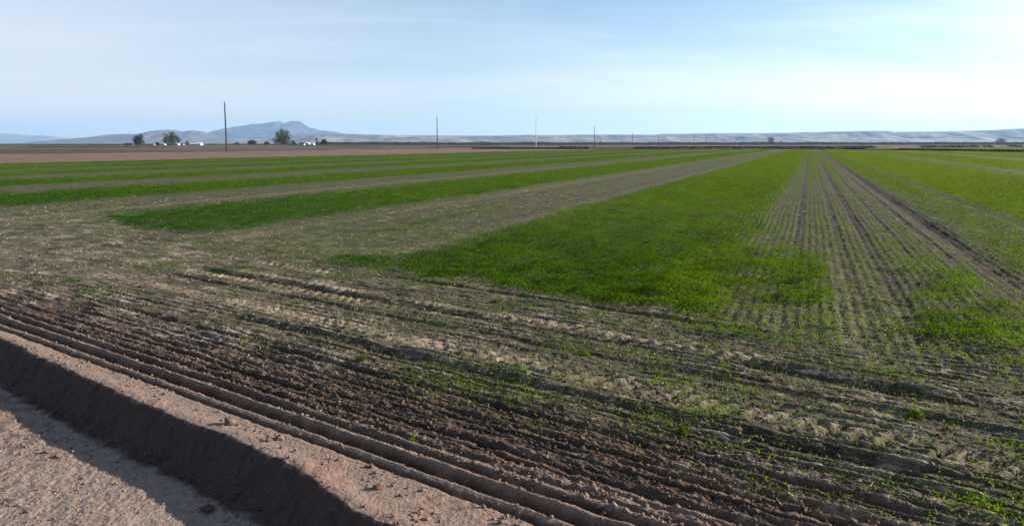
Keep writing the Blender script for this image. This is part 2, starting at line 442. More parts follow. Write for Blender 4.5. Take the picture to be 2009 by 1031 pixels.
def attr_mat(name, translucent=0.0, noise=None, bumps=()):
    m, nt, b = new_mat(name)
    at_ = nt.nodes.new('ShaderNodeAttribute')
    at_.attribute_name = 'Col'
    colour = at_.outputs['Color']
    geo = nt.nodes.new('ShaderNodeNewGeometry')
    if noise:
        n = nt.nodes.new('ShaderNodeTexNoise')
        n.inputs['Scale'].default_value = noise[0]
        n.inputs['Detail'].default_value = 5
        n.inputs['Roughness'].default_value = .7
        nt.links.new(geo.outputs['Position'], n.inputs['Vector'])
        mr = nt.nodes.new('ShaderNodeMapRange')
        mr.inputs['From Min'].default_value, mr.inputs['From Max'].default_value = .3, .7
        mr.inputs['To Min'].default_value, mr.inputs['To Max'].default_value = 1 - noise[1], 1 + noise[1]
        nt.links.new(n.outputs['Fac'], mr.inputs['Value'])
        s = nt.nodes.new('ShaderNodeVectorMath')
        s.operation = 'SCALE'
        nt.links.new(colour, s.inputs[0])
        nt.links.new(mr.outputs[0], s.inputs['Scale'])
        colour = s.outputs[0]
    nt.links.new(colour, b.inputs['Base Color'])
    prev = None
    for sc, dist in bumps:
        n = nt.nodes.new('ShaderNodeTexNoise')
        n.inputs['Scale'].default_value = sc
        n.inputs['Detail'].default_value = 4
        nt.links.new(geo.outputs['Position'], n.inputs['Vector'])
        bp = nt.nodes.new('ShaderNodeBump')
        bp.inputs['Distance'].default_value = dist
        nt.links.new(n.outputs['Fac'], bp.inputs['Height'])
        if prev:
            nt.links.new(prev, bp.inputs['Normal'])
        prev = bp.outputs[0]
    if prev:
        nt.links.new(prev, b.inputs['Normal'])
    if translucent:
        b.inputs['Roughness'].default_value = .7
        b.inputs['Specular IOR Level'].default_value = .04
        tr = nt.nodes.new('ShaderNodeBsdfTranslucent')
        sc2 = nt.nodes.new('ShaderNodeVectorMath')
        sc2.operation = 'MULTIPLY'
        sc2.inputs[1].default_value = (1.5, 1.35, .35)
        nt.links.new(colour, sc2.inputs[0])
        nt.links.new(sc2.outputs[0], tr.inputs['Color'])
        mx = nt.nodes.new('ShaderNodeMixShader')
        mx.inputs[0].default_value = translucent
        nt.links.new(b.outputs[0], mx.inputs[1])
        nt.links.new(tr.outputs[0], mx.inputs[2])
        nt.links.new(mx.outputs[0], nt.nodes['Material Output'].inputs['Surface'])
    return m


def fast_mesh(name, verts, faces, mat, col=None, smooth_=False):
    """verts (n,3), faces (m,k) with k = 3 or 4"""
    me = bpy.data.meshes.new(name)
    verts = np.ascontiguousarray(verts, dtype=np.float32)
    faces = np.ascontiguousarray(faces, dtype=np.int32)
    nf, k = faces.shape
    me.vertices.add(len(verts))
    me.vertices.foreach_set('co', verts.ravel())
    me.loops.add(nf * k)
    me.loops.foreach_set('vertex_index', faces.ravel())
    me.polygons.add(nf)
    me.polygons.foreach_set('loop_start', np.arange(0, nf * k, k, dtype=np.int32))
    me.polygons.foreach_set('loop_total', np.full(nf, k, dtype=np.int32))
    if smooth_:
        me.polygons.foreach_set('use_smooth', np.ones(nf, dtype=bool))
    if col is not None:
        at_ = me.attributes.new('Col', 'FLOAT_COLOR', 'POINT')
        c4 = np.ones((len(verts), 4), dtype=np.float32)
        c4[:, :3] = np.clip(col, 0.004, 1)
        at_.data.foreach_set('color', c4.ravel())
    me.update(calc_edges=True)
    me.materials.append(mat)
    return me


def link(name, me, parent=None, loc=None):
    o = bpy.data.objects.new(name, me)
    COL.objects.link(o)
    if parent:
        o.parent = parent
    if loc is not None:
        o.location = loc
    return o


def tag(o, label=None, cat=None, group=None, kind=None):
    if label:
        o['label'] = label
    if cat:
        o['category'] = cat
    if group:
        o['group'] = group
    if kind:
        o['kind'] = kind
    return o


def empty(name, loc, rz=0.0):
    o = bpy.data.objects.new(name, None)
    COL.objects.link(o)
    o.location = loc
    o.rotation_euler = (0, 0, rz)
    o.empty_display_size = .2
    return o


# ------------------------------------------------------------------ the ground, one grid fine near the camera, cut into its surfaces
def build_ground():
    dense_phi = np.radians(np.arange(-37, 37.0001, 0.056))
    side = [37.0]
    st = .1
    while side[-1] < 176:
        st *= 1.16
        side.append(side[-1] + min(st, 8.0))
    side = np.radians(np.array([q for q in side[1:] if q < 180]))
    phi = np.concatenate([-side[::-1], dense_phi, side])
    q = EYE * 766
    r_near = q / np.arange(470, 115, -0.38)
    r_mid = q / np.arange(115, 6.0, -0.45)
    r_far = [r_mid[-1] * 1.08]
    while r_far[-1] < 21500:
        r_far.append(r_far[-1] * 1.12)
    r_in = np.array([0.02, .4, .8, 1.2, 1.6, 1.9, 2.15, 2.35, 2.5, 2.62, 2.72, 2.8, 2.86, 2.9])
    rr = np.concatenate([r_in, r_near, r_mid[1:], np.array(r_far)])
    R_, P_ = np.meshgrid(rr, phi, indexing='ij')
    x, y = (R_ * np.sin(P_)).ravel(), (R_ * np.cos(P_)).ravel()
    nr, npn = len(rr), len(phi)
    z, col, green, reg = np.empty(x.size), np.empty((x.size, 3)), np.empty(x.size), np.empty(x.size, dtype=np.int8)
    step = 300000
    for i in range(0, x.size, step):
        j = slice(i, i + step)
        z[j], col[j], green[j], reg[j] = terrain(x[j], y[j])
    verts = np.stack([x, y, z], 1)
    idx = np.arange(nr * npn).reshape(nr, npn)
    nxt = np.roll(idx, -1, axis=1)
    faces = np.stack([idx[:-1], nxt[:-1], nxt[1:], idx[1:]], -1).reshape(-1, 4)
    freg = reg[faces[:, 0]]
    mat_soil = attr_mat('soil', noise=(55.0, .30), bumps=((45.0, .010), (190.0, .003)))
    names = {0: 'ground', 1: 'dirt_road', 2: 'earth_bank', 3: 'crop_field', 4: 'bare_field'}
    labels = {0: 'flat dry farmland plain reaching to the hills', 1: 'pale pitted dirt road in the lower left corner',
              2: 'low earth bank dropping in shadow to the dirt road', 3: 'brown soil of the striped crop field with furrows and tyre tracks',
              4: 'bare pinkish brown field behind the green stripes'}
    for k, nm in names.items():
        f = faces[freg == k]
        if not len(f):
            continue
        used, inv = np.unique(f, return_inverse=True)
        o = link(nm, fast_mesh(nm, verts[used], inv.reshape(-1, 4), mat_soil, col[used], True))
        tag(o, label=labels[k], kind='structure')


build_ground()

# ------------------------------------------------------------------ plants of the field
def sample_polar(n, r0, r1, rk, half=44):
    """points with constant areal density to rk, falling with 1/r^2 beyond"""
    A1 = (rk * rk - r0 * r0) / 2
    A2 = rk * rk * math.log(r1 / rk)
    u = rng.random(n) * (A1 + A2)
    r = np.where(u < A1, np.sqrt(r0 * r0 + 2 * np.minimum(u, A1)), rk * np.exp((u - A1) / rk ** 2))
    ph = np.radians(rng.uniform(-half, half, n))
    return r * np.sin(ph), r * np.cos(ph), r


def leaves(cx, cy, cz, size, flat, elong=1.0):
    """random triangles about the given centres"""
    n = len(cx)
    d = rng.normal(size=(n, 3))
    d /= np.linalg.norm(d, axis=1)[:, None]
    e = rng.normal(size=(n, 3))
    e -= (e * d).sum(1)[:, None] * d
    e /= np.linalg.norm(e, axis=1)[:, None]
    d *= (size * elong)[:, None]
    e *= (size * .55)[:, None]
    sc = np.stack([np.ones(n), np.ones(n), flat], 1)
    d, e = d * sc, e * sc
    p = np.stack([cx, cy, cz], 1)
    v = np.stack([p - d * .5 - e * .6, p - d * .5 + e * .6, p + d * .5], 1)
    return v.reshape(-1, 3)


def crop_plants():
    n = 3400000
    x, y, r = sample_polar(n, 3.0, 420, 9.0)
    a, c, s = frames(x, y)
    # stand in rows
    rowp = 0.12
    rw = 0.022 * fbm(x * RX + y * RY, a * 0, 3.0, 2, 89)
    ar = np.round((a + rw) / rowp) * rowp - rw
    jit = np.where(r < 45, np.clip(0.014 + .035 * smooth(-.8, -3.2, a) + .03 * (a > 4.6) + .03 * (c < 12.9) * (c > 7.2) + .014 * smooth(1.2, 2.0, a), 0, .07), .06)
    na = ar + rng.normal(size=n) * jit
    cr = np.round(c / .12) * .12 + .06
    nc = cr + rng.normal(size=n) * .030
    useR = c > 7.0
    x2 = np.where(useR, x + (na - a) * RY, x + (nc - c) * FY)
    y2 = np.where(useR, y - (na - a) * RX, y - (nc - c) * FX)
    z, col, g, reg = np.empty(n), None, np.empty(n), None
    for i in range(0, n, 300000):
        j = slice(i, i + 300000)
        z[j], _, g[j], _ = terrain(x2[j], y2[j])
    clump = 0.55 + .45 * (fbm(x2, y2, .16, 2, 131) + .3 > 0)
    keep = rng.random(n) < g * clump
    x, y, z, g, r = x2[keep], y2[keep], z[keep], g[keep], r[keep]
    a, c, s = frames(x, y)
    n = len(x)
    nm = fbm(x, y, 1.1, 3, 133)
    ns = fbm(x, y, .3, 2, 134)
    grow = np.maximum(1.0, r / 9.0)
    size = np.where(c < 7.25, .0095, .0135) + .006 * rng.random(n) + .003 * (g > .5) + .0045 * (g > .5) * smooth(11, 35, r) * np.where(r < 9, .85 + .15 * r / 9, 1) * grow ** .92
    h = (.025 + .055 * np.clip(g * 1.2, 0, 1)) * (1 + .6 * nm) * np.clip(1 + 1.1 * ns, .2, 2.2) * np.clip(grow, 1, 1.6) ** .5
    cz = z + h * np.sqrt(rng.random(n)) * 1.05
    flat = np.clip(.10 / size, 0.05, 1)
    v = leaves(x, y, cz, size, flat, 1.35)
    far = smooth(10, 60, r)
    c0 = np.array([.030, .086, .004])
    c1 = np.array([.066, .130, .004])
    c2 = np.array([.130, .182, .004])
    t = np.clip(.5 + .5 * nm + .25 * rng.normal(size=n), 0, 1)[:, None]
    col = c0 * (1 - t) + c1 * t
    near_dark = (smooth(22, 9, c) * smooth(-1.0, -2.6, a) + .25 * (a < -11) * smooth(-30, -12, a) * smooth(40, 14, c))[:, None]  # near beds painted darker, for the light at a less grazing view
    col = col * (1 - near_dark * np.array([.42, .24, .1]))
    yel = (np.clip(.75 - g, 0, 1) * .8 + .26 * (a > 4.6) + .15 * (a > -6) + .30 * smooth(20, 60, r) * smooth(-30, 0, a) + .10 * smooth(20, 70, r))[:, None]  # thin stands yellower; far and sunward beds painted yellow for light through leaves
    col = col * (1 - yel * .6) + c2 * yel * .6
    dk = fbm(x, y, .35, 3, 137) + .5 * fbm(x, y, .09, 2, 138)
    col = col * (.75 + .5 * rng.random(n))[:, None] * np.clip(1 + .45 * dk * (1 - .6 * far), .5, 1.5)[:, None]
    # near seedlings, thick beds, and the far beds are separate stands
    m_leaf = attr_mat('crop_leaf', translucent=.42)
    col3 = np.repeat(col, 3, axis=0)
    head = (c < 7.25)
    beds = [('sparse_seedlings', head, 'scattered green seedlings on the brown tracked headland'),
            ('thin_crop_rows', (~head) & (g <= .42), 'thin crop rows growing in the bare soil strips'),
            ('dense_crop', (~head) & (g > .42), 'thick low green crop covering the raised stripes')]
    for nm_, mk, lab in beds:
        vv = v.reshape(-1, 3, 3)[mk].reshape(-1, 3)
        cc_ = col3.reshape(-1, 3, 3)[mk].reshape(-1, 3)
        f = np.arange(len(vv)).reshape(-1, 3)
        o = link(nm_, fast_mesh(nm_, vv, f, m_leaf, cc_))
        tag(o, label=lab, cat='crop', kind='stuff')
    print('leaves', n)


crop_plants()


def ground_litter():
    # dry straw lying on the headland
    n = 26000
    x, y, r = sample_polar(n, 3.0, 30, 7.0)
    a, c, s = frames(x, y)
    k = (c > 3.3) & (rng.random(n) < np.where(c > 4.2, .8, .25)) & (a > -40)
    x, y, r, c = x[k], y[k], r[k], c[k]
    z, _, g, _ = terrain(x, y)
    n = len(x)
    an = rng.normal(size=n) * .9 + math.atan2(FY, FX)
    L_ = rng.uniform(.008, .032, n) * np.maximum(1, r / 9)
    w = .0022 * np.maximum(1, r / 5)
    d = np.stack([np.cos(an) * L_, np.sin(an) * L_, rng.normal(size=n) * .3 * L_], 1)
    e = np.stack([-np.sin(an) * w, np.cos(an) * w, w * 0.4], 1)
    p = np.stack([x, y, z + .006], 1)
    v = np.stack([p - d - e, p - d + e, p + d], 1).reshape(-1, 3)
    t = rng.random(n)[:, None]
    col = np.repeat(np.array([.30, .25, .18]) * (1 - t) + np.array([.42, .36, .28]) * t, 3, axis=0)
    o = link('straw', fast_mesh('straw', v, np.arange(len(v)).reshape(-1, 3), attr_mat('dry_straw'), col))
    tag(o, label='dry straw scraps strewn over the soil', cat='straw', kind='stuff')
    # crumbs of soil: squashed octahedra with knocked corners
    oct_v = np.array([(1, 0, 0), (0, 1, 0), (-1, 0, 0), (0, -1, 0), (0, 0, 1), (0, 0, -1)], float)
    oct_f = np.array([(0, 1, 4), (1, 2, 4), (2, 3, 4), (3, 0, 4), (1, 0, 5), (2, 1, 5), (3, 2, 5), (0, 3, 5)])

    def crumbs(name, pred, n, rmax, s0, s1, colour, lab, cat):
        x, y, r = sample_polar(n, 2.6, rmax, 6.0)
        a, c, s = frames(x, y)
        ce = np.interp(s, ES, EC)
        k = pred(a, c, s, ce, x, y)
        x, y, r = x[k], y[k], r[k]
        z, gc, _, _ = terrain(x, y)
        n = len(x)
        sz = (s0 + (s1 - s0) * rng.random(n) ** 4) * np.maximum(1, r / 9) ** .6
        V = oct_v[None] * (1 + .35 * rng.normal(size=(n, 6, 1)).clip(-1.4, 1.6)) + .22 * rng.normal(size=(n, 6, 3))
        an = rng.random(n) * 6.28
        ca, sa = np.cos(an)[:, None], np.sin(an)[:, None]
        X = V[:, :, 0] * ca - V[:, :, 1] * sa
        Y = V[:, :, 0] * sa + V[:, :, 1] * ca
        Z = V[:, :, 2] * .7
        V = np.stack([X, Y, Z], 2) * sz[:, None, None] + np.stack([x, y, z + sz * .25], 1)[:, None, :]
        Fc = oct_f[None] + (np.arange(n) * 6)[:, None, None]
        t = rng.random((n, 1))
        col = gc * (.55 + .8 * t) * (1 - colour[3]) + np.array(colour[:3]) * colour[3]
        o = link(name, fast_mesh(name, V.reshape(-1, 3), Fc.reshape(-1, 3), attr_mat(name + '_earth', noise=(150., .25)), np.repeat(col, 6, axis=0)))
        tag(o, label=lab, cat=cat, kind='stuff')
    crumbs('road_pebbles', lambda a, c, s, ce, x, y: (c < ce - .25) & (rng.random(len(a)) < np.clip(.35 + .9 * fbm(x, y, .35, 2, 141), .03, 1)), 60000, 12, .0025, .015, (.17, .12, .10, .5),
           'small pebbles and crumbs scattered on the dirt road', 'pebbles')
    crumbs('bank_crumbs', lambda a, c, s, ce, x, y: (c > ce - .3) & (c < 3.35) & (rng.random(len(a)) < np.clip(.3 + 1.0 * fbm(x, y, .25, 2, 142), .04, 1)), 95000, 14, .003, .018, (.13, .080, .060, .6),
           'crumbs of pinkish earth along the top of the bank', 'crumbs')
    crumbs('soil_clods', lambda a, c, s, ce, x, y: (c > 3.12) & (rng.random(len(a)) < np.where(c < 4.3, .9, .35)) & (c < 9), 60000, 16, .004, .020, (.10, .07, .05, .4),
           'broken brown clods in the worked furrows', 'clods')


ground_litter()


def ico(sub=3):
    import bmesh
    bm = bmesh.new()
    bmesh.ops.create_icosphere(bm, subdivisions=sub, radius=1)
    v = np.array([q.co[:] for q in bm.verts])
    f = np.array([[l.index for l in q.verts] for q in bm.faces])
    bm.free()
    return v, f


ICO = ico(4)


def clod(u, v, z0, w, h, seed, label, rgb, lump=.22, group=None, squash=1.0):
    gx, gy = gp(u, v, z0)
    gz = float(height(gx, gy)[0])
    V = ICO[0].copy()
    n = fbm(V[:, 0] + V[:, 2] * .7 + seed * 3.1, V[:, 1] - V[:, 2] * .6, 1.1, 2, 200 + seed)
    fr = np.random.default_rng(seed)
    for _ in range(9):                       # knocked-off faces
        q = fr.normal(size=3)
        q /= np.linalg.norm(q)
        dd = V @ q - fr.uniform(.62, .85)
        V = V - np.maximum(dd, 0)[:, None] * q
    n2 = fbm(V[:, 0] * 1.3 + V[:, 2] + seed, V[:, 1] + V[:, 2] * .9, .35, 3, 220 + seed)
    V = V * (1 + lump * 1.5 * n + (.05 + lump * .7) * n2)[:, None]
    V[:, 2] = np.maximum(V[:, 2], -.75 + .1 * n)
    V = V * np.array([w / 2, w / 2 * squash, h / 2])
    me = fast_mesh('earth_clod', V, ICO[1], plain('clod_earth_%d' % seed, tuple(.62 * q for q in rgb), .35, 40, .95, .004), None, True)
    o = link('earth_clod', me, loc=(gx, gy, gz + h * .22))
    tag(o, label=label, cat='clod', group=group)
    return o


clod(452, 832, 0, .082, .075, 1, 'largest rounded brown clod standing alone beside the straight furrows', (.20, .14, .115), group='clods on the bank top', lump=.12)
clod(741, 958, 0, .052, .040, 2, 'smooth reddish clod on the bank top near the scratched hollow', (.21, .10, .07), group='clods on the bank top', lump=.10)
clod(528, 866, 0, .045, .032, 3, 'left lump of the broken pair of clods below the big clod', (.20, .14, .115), group='clods on the bank top', lump=.3)
clod(547, 861, 0, .052, .038, 4, 'right lump of the broken pair of clods below the big clod', (.20, .14, .115), group='clods on the bank top', lump=.3)
clod(410, 996, -.215, .085, .040, 5, 'dark red crumbly clod on the road at the foot of the bank', (.13, .065, .05), group='clods on the dirt road', lump=.38)
clod(96, 886, -.215, .055, .034, 6, 'upper of two grey brown clods lying together on the dirt road', (.20, .145, .125), group='clods on the dirt road', lump=.35)
clod(112, 897, -.215, .050, .026, 7, 'lower of two grey brown clods lying together on the dirt road', (.20, .145, .125), group='clods on the dirt road', lump=.35)
clod(948, 994, 0, .026, .022, 8, 'small red brown clod right of the scratched hollow', (.21, .12, .085), group='clods on the bank top', lump=.2)
clod(578, 886, 0, .030, .018, 9, 'small flat clod on the bank top below the broken pair', (.20, .14, .11), group='clods on the bank top', lump=.25)
clod(786, 972, 0, .026, .018, 10, 'small clod on the bank top between the red clod and the hollow', (.19, .12, .09), group='clods on the bank top', lump=.2)


def weed(u, v, w, h, n, label, bright=1.0):
    n, h = int(n * .5), h * .8
    gx, gy = gp(u, v)
    gz = float(height(gx, gy)[0])
    px = (rng.normal(size=n) * w / 5.6).clip(-w * .36, w * .36)
    py = (rng.normal(size=n) * w / 5.6).clip(-w * .36, w * .36)
    d = np.exp(-(px ** 2 + py ** 2) / (w * w / 5))
    pz = h * rng.random(n) * (.35 + .65 * d)
    V = leaves(px, py, pz, np.full(n, .015) * (.6 + .8 * rng.random(n)), np.ones(n), 1.9)
    col = np.repeat(np.array([.066, .105, .014]) * bright * (.7 + .6 * rng.random((n, 1))), 3, axis=0)
    o = link('weed_tuft', fast_mesh('weed_tuft', V, np.arange(len(V)).reshape(-1, 3), MW, col), loc=(gx, gy, gz - .002))
    tag(o, label=label, cat='weed', group='green tufts among the sparse seedlings')


MW = attr_mat('weed_leaf', translucent=.4)
weed(708, 709, .11, .05, 260, 'bright green round tuft alone on the brown lined soil')
weed(1797, 818, .14, .065, 420, 'bright green bushy tuft at lower right among the sparse seedlings')
weed(1340, 850, .11, .07, 330, 'tall green tuft below the pale lug prints at lower centre', .85)
weed(812, 861, .085, .03, 150, 'small green tuft in the dark furrow below centre left', .9)
weed(1145, 693, .16, .05, 330, 'wide yellow green tuft above the pale tyre prints', 1.15)
weed(975, 592, .15, .06, 260, 'dark green tuft at the front edge of the green bed', .8)

# ------------------------------------------------------------------ poles
wood_dark = plain('weathered_pole_wood', (.060, .048, .040), .35, 2.0, .9, .01)
wood_pale = plain('pale_grey_pole', (.50, .46, .45), .1, 2.0, .7)
metal_grey = plain('grey_fitting', (.18, .18, .18), .1, 5, .5)


def tube(name, pts, radii, mat, parent=None, seg=10):
    vs, fs = [], []
    n = len(pts)
    for i, (p, r) in enumerate(zip(pts, radii)):
        q0, q1 = Vector(pts[max(i - 1, 0)]), Vector(pts[min(i + 1, n - 1)])
        t = (q1 - q0).normalized()
        u = t.cross(Vector((0.3, 1, 0.1))).normalized()
        w = t.cross(u)
        for k in range(seg):
            an = 2 * math.pi * k / seg
            vs.append(tuple(Vector(p) + (u * math.cos(an) + w * math.sin(an)) * r))
    for i in range(n - 1):
        for k in range(seg):
            k2 = (k + 1) % seg
            fs.append((i * seg + k, i * seg + k2, (i + 1) * seg + k2, (i + 1) * seg + k))
    fs.append(tuple(range((n - 1) * seg, n * seg)))
    fs.append(tuple(range(seg - 1, -1, -1)))
    me = bpy.data.meshes.new(name)
    me.from_pydata(vs, [], fs)
    me.materials.append(mat)
    return link(name, me, parent)


def pole(u, d, h, r0, label, mat, lean=0.0, insul=True):
    x = at(u, d)
    z = float(height(x, d)[0])
    e = empty('utility_pole', (x, d, z - .3))
    tag(e, label, 'pole', 'poles receding along the far edge of the fields')
    e.rotation_euler = (0, lean, 0)
    tube('shaft', [(0, 0, 0), (.02, 0, h * .5), (0, 0, h + .3)], [r0, r0 * .85, r0 * .62], mat, e)
    if insul:
        tube('insulator', [(0, 0, h + .3), (0, 0, h + .42), (0, 0, h + .5), (0, 0, h + .62)], [.05, .09, .06, .04], metal_grey, e)
        tube('bracket', [(0, -.05, h - .5), (.28, -.05, h - .35), (.30, -.05, h - .1)], [.035, .03, .05], metal_grey, e)
    return e


pole(444, 191, 11.9, .21, 'nearest and tallest dark wooden pole in front of the blue mountain', wood_dark, .010)
pole(858, 295, 11.9, .21, 'second dark wooden pole standing against the pale mesa', wood_dark)
pole(1051.5, 375, 14.3, .20, 'thin pale grey pole, tallest right of centre', wood_pale)
pole(1166, 450, 11.6, .19, 'slim pole beside the small round topped palm', wood_dark)
pole(1240.5, 585, 9.8, .22, 'fifth pole of the line, reaching just above the mesa top', wood_dark)
pole(1292, 840, 10.8, .26, 'sixth pole of the line, just below the mesa top', wood_dark)
pole(1361, 1000, 12.5, .24, 'faint far pole left of the brown sheds', wood_dark, 0, False)
pole(1384, 1150, 10.5, .2, 'very faint pole between the first faint pole and the brown sheds', wood_dark, 0, False)
pole(1405, 1250, 9.5, .22, 'faint pole rising behind the left end of the brown sheds', wood_dark, 0, False)
pole(1421, 1300, 10.5, .22, 'faint pole rising behind the middle of the brown sheds', wood_dark, 0, False)
pole(1445, 1150, 7.5, .22, 'short pole with pale foot right of the brown sheds', wood_pale, 0, False)
pole(1471, 1500, 9.5, .24, 'faint pole midway between the brown sheds and the hazy tree', wood_dark, 0, False)

# ------------------------------------------------------------------ trees
bark = plain('bark', (.075, .055, .042), .3, 3, .95, .02)
M_CROWN = attr_mat('tree_leaf', translucent=.10)


def crown_mesh(name, lobes, leaf, n, tone, parent):
    """leaf clumps through the volume of several lobes (x, y, z, rx, rz)"""
    vol = np.array([l[3] ** 2 * l[4] for l in lobes])
    cnt = (n * vol / vol.sum()).astype(int) + 12
    P, T = [], []
    for (lx, ly, lz, rx, rz), k in zip(lobes, cnt):
        d = rng.normal(size=(k, 3))
        d /= np.linalg.norm(d, axis=1)[:, None]
        rad = rng.random(k) ** (1 / 2.2)
        bump_ = 1 + .6 * fbm(d[:, 0] * 2 + lx, d[:, 1] * 2 + d[:, 2] * 2 + lz, .8, 2, 301)
        P.append(np.stack([lx + d[:, 0] * rx * rad * bump_, ly + d[:, 1] * rx * rad * bump_, lz + d[:, 2] * rz * rad * bump_], 1))
        T.append(np.full(k, rng.uniform(.75, 1.25)))
    P = np.concatenate(P)
    T = np.concatenate(T)
    P[:, 2] = np.maximum(P[:, 2], leaf * .4)
    gap = fbm(P[:, 0], P[:, 1] + P[:, 2] * 1.3, lobes[0][3] * .55, 2, 303) > -.30
    P, T = P[gap], T[gap]
    n = len(P)
    V = leaves(P[:, 0], P[:, 1], P[:, 2], leaf * (.6 + .8 * rng.random(n)), np.ones(n), 1.2)
    col = np.array(tone) * (T * (.7 + .6 * rng.random(n)))[:, None]
    return link(name, fast_mesh(name, V, np.arange(len(V)).reshape(-1, 3), M_CROWN, np.repeat(col, 3, axis=0)), parent)


def tree(u, d, hpx, wpx, lobes, label, tone=(.055, .075, .030), name='broadleaf_tree', cat='tree', n=1500, trunk=.25, group='trees around the farmsteads'):
    """lobes: fractions of width / height (x, z, rx, rz); px measured in the photo"""
    x = at(u, d)
    z = float(height(x, d)[0])
    m = d / F
    H_, W_ = hpx * m, wpx * m
    e = empty(name, (x, d, z))
    tag(e, label, cat, group)
    L = []
    for (fx, fz, frx, frz) in lobes:
        L.append((fx * W_, rng.uniform(-.15, .15) * W_, fz * H_, frx * W_, frz * H_))
    crown_mesh('crown', L, max(.7, .04 * H_) * (d / 900) ** .3, int(n * 2.0), tone, e)
    # trunk with limbs to the lobes
    bm_pts = [(0, 0, -.3), (.01 * W_, 0, H_ * trunk), (0, 0, H_ * .6)]
    t = tube('trunk', bm_pts, [H_ * .035, H_ * .026, H_ * .012], bark, e, 8)
    for (lx, ly, lz, rx, rz) in L[:4]:
        tube('limb', [(0, 0, H_ * trunk * .9), (lx * .5, ly * .5, (H_ * trunk + lz) * .5), (lx, ly, lz)], [H_ * .018, H_ * .012, H_ * .005], bark, t, 6)
    return e


DK = (.040, .060, .026)
tree(273, 900, 22, 25, [(0, .68, .30, .28), (-.22, .5, .28, .3), (.2, .58, .28, .28), (-.05, .3, .36, .28), (.33, .28, .16, .16), (-.28, .2, .2, .2), (.1, .9, .14, .10)], 'dense dark tree right of the low brown shed at far left', DK, n=2200, trunk=.15)
tree(337, 900, 27, 37, [(.08, .80, .16, .18), (-.12, .62, .22, .22), (.12, .58, .27, .27), (-.33, .55, .15, .25), (.30, .42, .20, .25), (0, .3, .36, .26), (-.36, .28, .13, .2), (-.38, .78, .09, .10), (.36, .22, .12, .16)], 'wide dark tree with ragged crown, second from the left', DK, n=2800, trunk=.12)
tree(555.5, 850, 32, 35, [(-.10, .86, .17, .13), (-.16, .68, .26, .16), (.14, .72, .25, .18), (.0, .45, .34, .26), (.24, .5, .22, .2), (-.2, .3, .28, .2), (.1, .2, .40, .2), (.36, .42, .10, .10), (-.33, .56, .12, .07), (-.4, .15, .14, .14)], 'tallest tree, lumpy olive crown in front of the blue mountain', (.065, .075, .035), n=3600, trunk=.10)
tree(636, 900, 12, 15, [(0, .62, .30, .33), (.28, .42, .22, .3), (-.25, .35, .22, .3), (.1, .92, .12, .12)], 'small dark tree just right of the fan palm', DK, n=700)
tree(495, 900, 10.5, 20, [(0, .55, .36, .40), (-.28, .45, .22, .3), (.28, .45, .24, .3)], 'low rounded olive tree left of the tallest tree', (.06, .07, .035), n=700)
tree(523.5, 900, 7, 13, [(0, .5, .36, .45), (-.2, .4, .25, .4), (.25, .35, .25, .35)], 'small dome shaped bush between rounded tree and tallest tree', DK, n=450)
tree(464, 900, 5.5, 11, [(.1, .5, .36, .45), (-.25, .35, .25, .35)], 'small dark bush just right of the nearest pole', DK, n=300)
tree(576, 860, 10, 13, [(-.1, .6, .26, .35), (.15, .3, .3, .3), (.3, .18, .2, .2)], 'ragged bush at the right foot of the tallest tree', DK, n=400)
tree(308.5, 900, 6, 8, [(0, .5, .36, .45), (.1, .3, .4, .3)], 'small bush between the two dark trees at left', DK, n=250)
tree(367.5, 950, 10, 10, [(0, .3, .42, .3), (-.05, .62, .16, .36)], 'small grey pointed tree beside the white buildings', (.13, .11, .09), n=350)
tree(779, 1150, 5, 10, [(0, .5, .4, .45)], 'left low bush of the cluster before the mesa', DK, n=250)
tree(802, 1150, 6.5, 12, [(0, .55, .36, .42), (.25, .4, .25, .3)], 'tallest rounded bush of the cluster before the mesa', DK, n=350)
tree(818, 1150, 4.5, 11, [(-.1, .5, .38, .45), (.25, .35, .25, .3)], 'right low bush of the cluster before the mesa', DK, n=250)
tree(1086, 1200, 3, 8, [(0, .5, .4, .45)], 'tiny round bush between pale pole and slim pole', DK, n=160)
tree(1398, 1300, 4.5, 8, [(0, .5, .4, .45), (.2, .3, .25, .25)], 'small round bush left of the brown sheds', DK, n=200)
HZ = (.055, .07, .045)
tree(1512, 2300, 15.5, 17, [(0, .6, .28, .3), (-.25, .72, .2, .18), (.24, .62, .22, .22), (.05, .88, .12, .12), (-.05, .3, .3, .28), (.15, .25, .28, .25)], 'tall hazy tree in front of the pale mesa, right of centre', HZ, n=1500)
tree(1532, 2300, 8.5, 10, [(0, .55, .36, .4), (.2, .35, .25, .3)], 'small hazy tree right behind the tall hazy tree', HZ, n=350)
tree(1585, 1500, 6, 9, [(0, .5, .36, .45), (.2, .3, .3, .28)], 'small dark dome tree where the rows meet the horizon', DK, n=300)
tree(1628, 1700, 4, 9, [(0, .45, .4, .4)], 'low bush right of the small dome tree', DK, n=200)
tree(1962, 1700, 14, 27, [(0, .55, .28, .38), (-.2, .42, .24, .34), (.22, .45, .22, .36), (0, .82, .16, .16), (.36, .2, .14, .2)], 'broad hazy dome tree at the far right edge', HZ, n=1500)
tree(1936, 1720, 5, 26, [(0, .4, .3, .4), (-.3, .35, .25, .3), (.3, .5, .22, .4)], 'long low bush left of the broad dome tree', HZ, n=500)
tree(1992, 1800, 6.5, 12, [(0, .45, .4, .45)], 'small hazy bush right of the broad dome tree', HZ, n=300)


